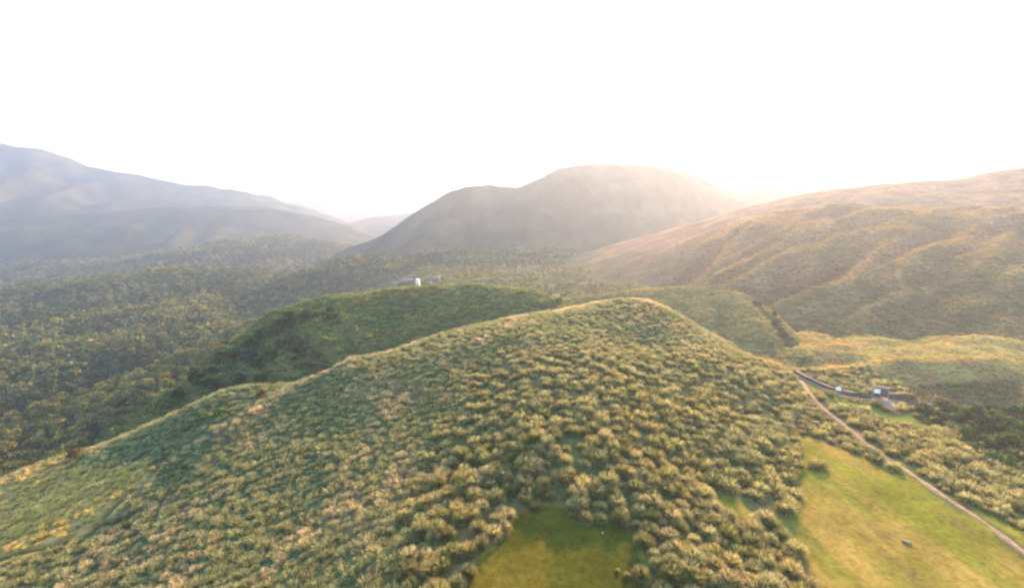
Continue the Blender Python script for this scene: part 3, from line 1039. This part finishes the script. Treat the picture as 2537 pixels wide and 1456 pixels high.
def trunk_mesh(seed, h, r, spread, limbs=4):
    g = np.random.default_rng(seed)
    V, Q = [], []

    def tube(pts, rads, n=6):
        o = len(V)
        pts = np.array(pts)
        for p, q in zip(pts, rads):
            for k in range(n):
                a = 2 * math.pi * k / n
                V.append((p[0] + q * math.cos(a), p[1] + q * math.sin(a), p[2]))
        for i in range(len(pts) - 1):
            for k in range(n):
                Q.append((o + i * n + k, o + i * n + (k + 1) % n, o + (i + 1) * n + (k + 1) % n, o + (i + 1) * n + k))
    bend = g.normal(0, 0.12 * h, 2)
    tube([(0, 0, -0.6), (bend[0] * 0.3, bend[1] * 0.3, h * 0.35), (bend[0], bend[1], h * 0.8)], [r * 1.3, r, r * 0.45])
    for k in range(limbs):
        a = g.uniform(0, 6.28)
        z0 = h * g.uniform(0.25, 0.5)
        tube([(bend[0] * 0.4, bend[1] * 0.4, z0), (spread * 0.3 * math.cos(a), spread * 0.3 * math.sin(a), z0 + h * 0.18),
              (spread * 0.62 * math.cos(a), spread * 0.62 * math.sin(a), z0 + h * 0.38)], [r * 0.55, r * 0.4, r * 0.15], 5)
    return np_mesh('trunk', np.array(V), np.array(Q), M_BARK, None, True)


def kind_of_tree(names, seed, n, rad, hgt, leaf, lobes, base, lo, hi, tr, copies=4):
    out = []
    for k in range(copies):
        V, Q, C = crown(seed + k, n, rad, hgt, leaf, lobes, base, lo, hi)
        out.append((np_mesh('crown', V, Q, M_LEAF, C), trunk_mesh(seed + 50 + k, base + hgt * 0.7, tr, rad)))
    return out


TREES = kind_of_tree('tree', 700, 420, 3.4, 5.2, 0.42, 7, 0.9, (0.076, 0.100, 0.026), (0.150, 0.160, 0.038), 0.20)
TREES_Y = kind_of_tree('tree', 730, 380, 3.0, 4.6, 0.42, 6, 0.8, (0.115, 0.122, 0.030), (0.185, 0.172, 0.040), 0.18)
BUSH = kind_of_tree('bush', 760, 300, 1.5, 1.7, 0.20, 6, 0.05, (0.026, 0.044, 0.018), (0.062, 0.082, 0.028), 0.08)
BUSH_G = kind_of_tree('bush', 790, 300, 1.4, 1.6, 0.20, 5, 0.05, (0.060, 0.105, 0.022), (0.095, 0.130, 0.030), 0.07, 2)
BUSH_B = kind_of_tree('bush', 800, 300, 1.4, 1.5, 0.20, 5, 0.05, (0.10, 0.070, 0.028), (0.15, 0.095, 0.040), 0.07, 2)


def plant(name, kindl, x, y, z, s, label, cat, group=None, hz=1.0):
    cm, tm = kindl[int(rng.integers(0, len(kindl)))]
    e = link(bpy.data.objects.new(name, None))
    e.empty_display_size = 0.5
    e.location = (x, y, z)
    e.rotation_euler = (0, 0, rng.uniform(0, 6.28))
    e.scale = (s * rng.uniform(0.88, 1.12), s * rng.uniform(0.88, 1.12), s * hz)
    c = link(bpy.data.objects.new('crown', cm), e)
    b = rng.uniform(0.75, 1.25)
    c.color = (b * rng.uniform(0.9, 1.15), b, b * rng.uniform(0.85, 1.1), 1)
    t = link(bpy.data.objects.new('trunk', tm), e)
    return tag(e, label, cat, group)


# valley wood: the nearest trees one by one, the far ones as one mass
X, Y = jitter_grid(-560, -30, 118, 420, 5.8, 71)
Z = np.where((X > GX0) & (X < GX1) & (Y > GY0) & (Y < GY1), np.maximum(h_valley(X, Y), nearz(X, Y)), h_valley(X, Y))
nzv = np.where((X > GX0) & (X < GX1) & (Y > GY0) & (Y < GY1), nearz(X, Y), -1e3)
kz = h_knoll(X, Y)
ok = in_view(X, Y, Z + 3, 120) & (Z < -22) & (Z > kz - 1.0) & (sstep(-0.5, -0.2, X / Y) < 0.6)
X, Y, Z = X[ok], Y[ok], Z[ok]
# hidden behind the near ridge or the knoll?


def sees(x, y, z):
    t = np.linspace(0.15, 0.97, 60)
    px, py, pz = x * t, y * t, CZ + (z - CZ) * t
    gnd = np.where((px > GX0) & (px < GX1) & (py > GY0) & (py < GY1), nearz(px, py), -1e3)
    gnd = np.maximum(gnd, h_knoll(px, py))
    return not bool((gnd > pz).any())


vis = np.array([sees(a, b, c + 4.5) for a, b, c in zip(X, Y, Z)])
dist = np.hypot(X, Y)
inf = vis & in_view(X, Y, Z + 3, 0)
idx = np.nonzero(inf)[0][np.argsort(dist[inf])][:290]
used = set(idx.tolist())
for i in idx:
    yel = fbm(np.array([X[i]]), np.array([Y[i]]), 45, 2, seed=72)[0] + rng.normal(0, 0.25) > 0.12
    if yel:
        plant('broadleaf_tree', TREES_Y, X[i], Y[i], Z[i] - 0.3, rng.uniform(0.55, 1.3), 'yellow-green broadleaf tree in the near wood below the left hillside', 'tree',
              'yellow-green trees of the near valley wood')
    else:
        plant('broadleaf_tree', TREES, X[i], Y[i], Z[i] - 0.3, rng.uniform(0.55, 1.4), 'dark green broadleaf tree in the near wood below the left hillside', 'tree',
              'dark green trees of the near valley wood')
left = np.array([i for i in range(len(X)) if i not in used and vis[i]], int)
pf = [crown(820 + k, 70, 3.4, 5.0, 0.85, 5, 0.2, (0.068, 0.092, 0.027), (0.142, 0.150, 0.040)) for k in range(6)]
Xf, Yf = jitter_grid(-1250, 60, 400, 1120, 8.5, 73)
Zf = h_valley(Xf, Yf)
s_ = sstep(-0.45, -0.2, Xf / Yf)
ok = in_view(Xf, Yf, Zf, 120) & ((s_ < 0.5) | (Yf > 500))
Xf, Yf, Zf = Xf[ok], Yf[ok], Zf[ok]
AX, AY, AZ = np.concatenate([X[left], Xf]), np.concatenate([Y[left], Yf]), np.concatenate([Z[left], Zf])
gg = np.random.default_rng(74)
tn = fbm(AX, AY, 70, 3, seed=75)[:, None]
ti = (np.array([[1.0, 1.0, 1.0]]) + tn * np.array([[0.75, 0.6, 0.2]])) * gg.uniform(0.72, 1.28, (len(AX), 1))
scatter_stuff('forest', pf, AX, AY, AZ - 0.4, gg.uniform(0.55, 1.45, len(AX)) * (1 + 0.15 * (AY > 600)), np.clip(ti, 0.3, 3), M_LEAF, 76)
# low scrub on the plain between the knolls and the mountain
Xp, Yp = jitter_grid(-160, 330, 250, 620, 7.5, 78)
Zp = h_valley(Xp, Yp)
ok = in_view(Xp, Yp, Zp, 10) & (Zp > h_slope(Xp, Yp)) & (sstep(-0.45, -0.2, Xp / Yp) > 0.4) & (perlin(Xp / 30, Yp / 45) > -0.25)
Xp, Yp, Zp = Xp[ok], Yp[ok], Zp[ok]
ti = np.array([[1.25, 1.15, 1.1]]) * gg.uniform(0.7, 1.5, (len(Xp), 1))
scatter_stuff('scrub', pf, Xp, Yp, Zp - 0.4, gg.uniform(0.35, 0.75, len(Xp)), ti, M_LEAF, 79)

# bushes on the shoulder of the green knoll (dark, with a few bright green ones)
kb = 0
gB = np.random.default_rng(90)
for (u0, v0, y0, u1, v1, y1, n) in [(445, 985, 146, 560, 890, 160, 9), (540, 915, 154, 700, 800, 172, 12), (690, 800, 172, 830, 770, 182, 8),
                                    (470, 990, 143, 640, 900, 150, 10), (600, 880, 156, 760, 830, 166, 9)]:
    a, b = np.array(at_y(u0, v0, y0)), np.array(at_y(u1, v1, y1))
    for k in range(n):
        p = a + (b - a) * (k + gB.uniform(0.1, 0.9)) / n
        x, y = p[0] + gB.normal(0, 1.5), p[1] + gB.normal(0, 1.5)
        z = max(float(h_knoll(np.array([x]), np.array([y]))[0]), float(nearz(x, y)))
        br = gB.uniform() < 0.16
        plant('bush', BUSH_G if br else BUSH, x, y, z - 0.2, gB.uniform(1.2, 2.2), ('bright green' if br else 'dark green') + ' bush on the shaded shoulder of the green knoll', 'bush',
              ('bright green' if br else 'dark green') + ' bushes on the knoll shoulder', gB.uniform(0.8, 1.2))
# bush row in the gully beside the hillock
for k in range(13):
    t = (k + gB.uniform(0.1, 0.9)) / 13 * (len(GULLY) - 1)
    i = int(t)
    p = np.array(GULLY[i]) * (1 - t + i) + np.array(GULLY[min(i + 1, len(GULLY) - 1)]) * (t - i)
    x, y = p[0] + gB.normal(0, 0.6), p[1] + gB.normal(0, 0.6)
    z = max(float(h_small(np.array([x]), np.array([y]))[0]), float(nearz(x, y)), float(h_slope(np.array([x]), np.array([y]))[0]))
    plant('bush', BUSH, x, y, z - 0.2, gB.uniform(0.6, 1.3), 'dark bush in the gully line running down beside the hillock', 'bush', 'dark bushes in the gully')
# thicket below the road on the right
tx, ty = [], []
TH = outline([(2260, 1012), (2330, 1008), (2440, 1012), (2560, 1020), (2620, 1150), (2537, 1190), (2480, 1160), (2400, 1105), (2320, 1062)])
X, Y = jitter_grid(90, 170, 75, 125, 3.1, 92)
ok = inside(X, Y, TH)
for x, y in zip(X[ok], Y[ok]):
    br = gB.uniform() < 0.35
    plant('bush', BUSH_G if br else BUSH, x, y, float(nearz(x, y)) - 0.2, gB.uniform(0.9, 1.5), ('light green' if br else 'dark green') + ' bush of the thicket below the road on the right', 'bush',
          ('light green' if br else 'dark green') + ' bushes of the right thicket', gB.uniform(0.8, 1.2))
# single bushes on the left ridge
for (uu, vv_, kd, s_, la) in [(545, 1025, BUSH_G, 1.25, 'rounder yellow-green bush on the left ridge nearer the trail'), (505, 1028, BUSH_G, 1.0, 'smaller yellow-green bush left of another on the left ridge'),
                              (648, 976, BUSH_B, 1.1, 'rust brown bush on the left ridge'), (190, 1140, BUSH_B, 1.3, 'orange-brown bush at the far edge of the left meadow'),
                              (1385, 742, BUSH, 1.2, 'lone dark bush at the right tip of the green knoll'), (2145, 935, BUSH_G, 0.9, 'green bush beside the meadow above the notice board')]:
    px, py, pz = hit(uu, vv_)
    if uu == 1385:
        px, py, pz = at_y(1385, 750, 188)
    zz = max(float(h_knoll(np.array([px]), np.array([py]))[0]), float(nearz(px, py)))
    plant('bush', kd, px, py, zz - 0.15, s_, la, 'bush')


# ------------------------------------------------------------------ built things
def boxes(name, bxs, mat, parent=None, loc=None, rot=0.0):
    """bxs: list of (cx, cy, cz, sx, sy, sz) with a small chamfer, one mesh."""
    import bmesh
    bm = bmesh.new()
    for cx, cy, cz, sx, sy, sz in bxs:
        bmesh.ops.create_cube(bm, size=1.0, matrix=Matrix.Translation((cx, cy, cz)) @ Matrix.Diagonal((sx, sy, sz, 1)))
    bmesh.ops.bevel(bm, geom=list(bm.edges), offset=min(0.03, min(min(b[3:]) for b in bxs) * 0.2), segments=1, affect='EDGES')
    me = bpy.data.meshes.new(name)
    bm.to_mesh(me)
    bm.free()
    me.materials.append(mat)
    o = link(bpy.data.objects.new(name, me), parent)
    if loc is not None:
        o.location = loc
        o.rotation_euler = (0, 0, rot)
    return o


def wall_run(name, uv, h, th, label, up):
    """a rough stone wall that follows the ground, with a coping."""
    line = [np.array(hit(a, b)[:2]) for a, b in uv]
    pts = []
    for a, b in zip(line[:-1], line[1:]):
        n = max(2, int(np.hypot(*(b - a)) / 0.7))
        pts += [a + (b - a) * k / n for k in range(n)]
    pts.append(line[-1])
    pts = np.array(pts)
    tg = np.gradient(pts, axis=0)
    tg /= np.linalg.norm(tg, axis=1, keepdims=True)
    nr = np.stack([-tg[:, 1], tg[:, 0]], 1)
    gw = np.random.default_rng(5)
    zb = nearz(pts[:, 0], pts[:, 1])

    def sweep(prof):
        V = []
        for i in range(len(pts)):
            for (o_, z_) in prof:
                j = gw.normal(0, 0.035, 3)
                q = pts[i] + nr[i] * (o_ + j[0])
                V.append((q[0] - 0, q[1], zb[i] + z_ + j[2]))
        k = len(prof)
        Q = [(i * k + m, i * k + (m + 1) % k, (i + 1) * k + (m + 1) % k, (i + 1) * k + m) for i in range(len(pts) - 1) for m in range(k)]
        return np.array(V), np.array(Q + [tuple(range(4)), tuple(len(pts) * k - 1 - q for q in range(4))] if k == 4 else Q)
    V, Q = sweep([(-th / 2, -0.5), (th / 2, -0.5), (th * 0.42, h), (-th * 0.42, h)])
    c0 = V.mean(0)
    c0[2] = zb.mean()
    e = link(bpy.data.objects.new(name, None))
    e.location = c0
    for nm, pr, mt in (('stonework', [(-th / 2, -0.5), (th / 2, -0.5), (th * 0.42, h), (-th * 0.42, h)], M_STONE),
                       ('coping', [(-th * 0.56, h + 0.01), (th * 0.56, h + 0.01), (th * 0.5, h + 0.16), (-th * 0.5, h + 0.16)], M_COPE)):
        V, Q = sweep(pr)
        link(bpy.data.objects.new(nm, np_mesh(nm, V - c0, Q, mt)), e)
    return tag(e, label, 'wall')


wall_run('stone_wall', [(1966, 922), (1995, 938), (2037, 957), (2064, 967), (2100, 977), (2154, 980)], 0.65, 0.8, 'long dark stone wall along the narrow road left of the notice board', 1)
wall_run('stone_wall', [(2200, 984), (2225, 985), (2252, 988)], 0.95, 0.8, 'short dark stone wall right of the notice board', 1)

# notice board with a roof, two pale posts and a white sheet
px, py, pz = hit(2180, 986)
e = link(bpy.data.objects.new('notice_board', None))
e.location = (px, py, float(nearz(px, py)))
e.rotation_euler = (0, 0, -0.55)
boxes('board', [(0, 0, 1.45, 3.0, 0.14, 1.9)], M_DARKW, e)
boxes('panel', [(-0.75, -0.10, 1.75, 1.3, 0.05, 1.1)], M_WHITE, e)
for s_ in (-1.66, 1.66):
    boxes('post', [(s_, 0, 1.3, 0.26, 0.26, 3.4)], M_POST, e)
boxes('roof', [(0, -0.18, 3.06, 3.9, 0.62, 0.10), (0, 0.0, 3.14, 3.9, 0.3, 0.06)], M_POST, e)
tag(e, 'dark roofed notice board with pale posts and a white sheet beside the road', 'notice board')

# small white sign in front of the long wall
px, py, pz = hit(2076, 975)
e = link(bpy.data.objects.new('sign', None))
e.location = (px, py, float(nearz(px, py)))
e.rotation_euler = (0, 0, -0.5)
boxes('panel', [(0, -0.06, 1.35, 1.15, 0.06, 0.95)], M_WHITE, e)
for s_ in (-0.4, 0.4):
    boxes('post', [(s_, 0.0, 0.6, 0.09, 0.09, 1.9)], M_POST, e)
tag(e, 'small white sign on two posts in front of the long stone wall', 'sign')


# boulder on the lawn, white stone on the small lawn
def rock(name, u, v, sx, sy, sz, mat, label, cat, seed):
    import bmesh
    px, py, pz = hit(u, v)
    bm = bmesh.new()
    bmesh.ops.create_icosphere(bm, subdivisions=3, radius=1.0)
    g_ = np.random.default_rng(seed)
    dirs = g_.normal(0, 1, (9, 3))
    dirs /= np.linalg.norm(dirs, axis=1, keepdims=True)
    for q in bm.verts:
        c = np.array(q.co)
        for d in dirs:
            k = c @ d
            if k > 0.72:
                c = c - d * (k - 0.72) * 0.8
        q.co = Vector(c * np.array([sx, sy, sz]))
    me = bpy.data.meshes.new(name)
    bm.to_mesh(me)
    bm.free()
    me.materials.append(mat)
    o = link(bpy.data.objects.new(name, me))
    o.location = (px, py, float(nearz(px, py)) + sz * 0.35)
    o.rotation_euler = (0, 0, -0.5)
    return tag(o, label, cat)


rock('boulder', 2247, 1345, 0.68, 0.36, 0.27, M_ROCK, 'dark grey boulder lying in the middle of the right lawn', 'boulder', 3)
rock('stone', 1493, 1321, 0.13, 0.12, 0.11, M_COPE2, 'small whitish stone on the upper part of the bottom lawn', 'stone', 4)


# the distant buildings on the plain behind the green knoll
def on_plain(u, v, Y):
    x, y, z = at_y(u, v, Y)
    return x, y, float(h_valley(np.array([x]), np.array([y]))[0])


def pillar(u, Y, top_v, label):
    x, y, z = on_plain(u, 700, Y)
    zt = at_y(u, top_v, Y)[2]
    h = zt - z
    e = link(bpy.data.objects.new('white_tower', None))
    e.location = (x, y, z)
    boxes('shaft', [(0, 0, h * 0.45 - 1, 2.4, 2.4, h * 0.9 + 2)], M_COPE3, e)
    boxes('cap', [(0, 0, h * 0.93, 2.0, 2.0, h * 0.12)], M_WHITE, e)
    boxes('annex', [(-2.4, 0.2, h * 0.20 - 1, 2.0, 2.4, h * 0.32 + 2)], M_WHITE, e)
    for k in range(3):
        boxes('window', [(0.1, -1.21, h * (0.3 + 0.2 * k), 0.9, 0.08, 0.9)], M_GLASS, e)
    return tag(e, label, 'tower')


pillar(1035, 300, 690, 'slim white tower with a low white annex behind the green knoll')


def building(u, Y, w, d, h, wall, roof, label, rot=0.0, nwin=4):
    x, y, z = on_plain(u, 700, Y)
    e = link(bpy.data.objects.new('building', None))
    e.location = (x, y, z)
    e.rotation_euler = (0, 0, rot)
    boxes('wall', [(0, 0, h / 2 - 1, w, d, h + 2)], wall, e)
    V = np.array([(-w / 2 - .5, -d / 2 - .5, h + .01), (w / 2 + .5, -d / 2 - .5, h + .01), (w / 2 + .5, d / 2 + .5, h + .01), (-w / 2 - .5, d / 2 + .5, h + .01),
                  (-w / 2 + d * .3, 0, h + d * .22), (w / 2 - d * .3, 0, h + d * .22)])
    Q = [np.array([[0, 1, 5, 4], [2, 3, 4, 5], [3, 2, 1, 0]]), np.array([[1, 2, 5], [3, 0, 4]])]
    link(bpy.data.objects.new('roof', np_mesh('roof', V, Q, roof)), e)
    for k in range(nwin):
        boxes('window', [(-w / 2 + w * (k + 0.5) / nwin, -d / 2 - 0.02, h * 0.55, w / nwin * 0.5, 0.08, h * 0.35)], M_GLASS, e)
    return tag(e, label, 'building')


building(1008, 345, 10, 6, 3.6, M_GREYW, M_GREYR, 'wide grey building with hipped roof left of the white tower', 0.1, 5)
building(978, 340, 6, 5, 3.4, M_GREYW, M_GREYR, 'smallest grey building, farthest left of the white tower', -0.1, 3)
building(1062, 320, 3.4, 3, 2.2, M_GREYW, M_GREYR, 'little grey hut just right of the white tower', 0.15, 2)
building(1080, 350, 6, 5, 3.6, M_GREYW, M_GREYR, 'grey building right of the little grey hut', 0.0, 3)

# ------------------------------------------------------------------ haze
hz0, hz1 = -76.0, 470.0
vb = [(x, y, z) for z in (hz0, hz1) for x, y in ((-4200, -800), (3600, -800), (3600, 3700), (-4200, 3700))]
fb = np.array([[0, 3, 2, 1], [4, 5, 6, 7], [0, 1, 5, 4], [1, 2, 6, 5], [2, 3, 7, 6], [3, 0, 4, 7]])
mh = bpy.data.materials.new('haze')
mh.use_nodes = True
t = mh.node_tree
t.nodes.clear()
out = t.nodes.new('ShaderNodeOutputMaterial')
pv = t.nodes.new('ShaderNodeVolumePrincipled')
pv.inputs['Color'].default_value = (0.43, 0.57, 0.75, 1)
pv.inputs['Density'].default_value = HAZE_DENSITY
pv.inputs['Anisotropy'].default_value = 0.52
t.links.new(pv.outputs[0], out.inputs['Volume'])
tag(link(bpy.data.objects.new('haze', np_mesh('haze', vb, fb, mh))), kind='stuff')
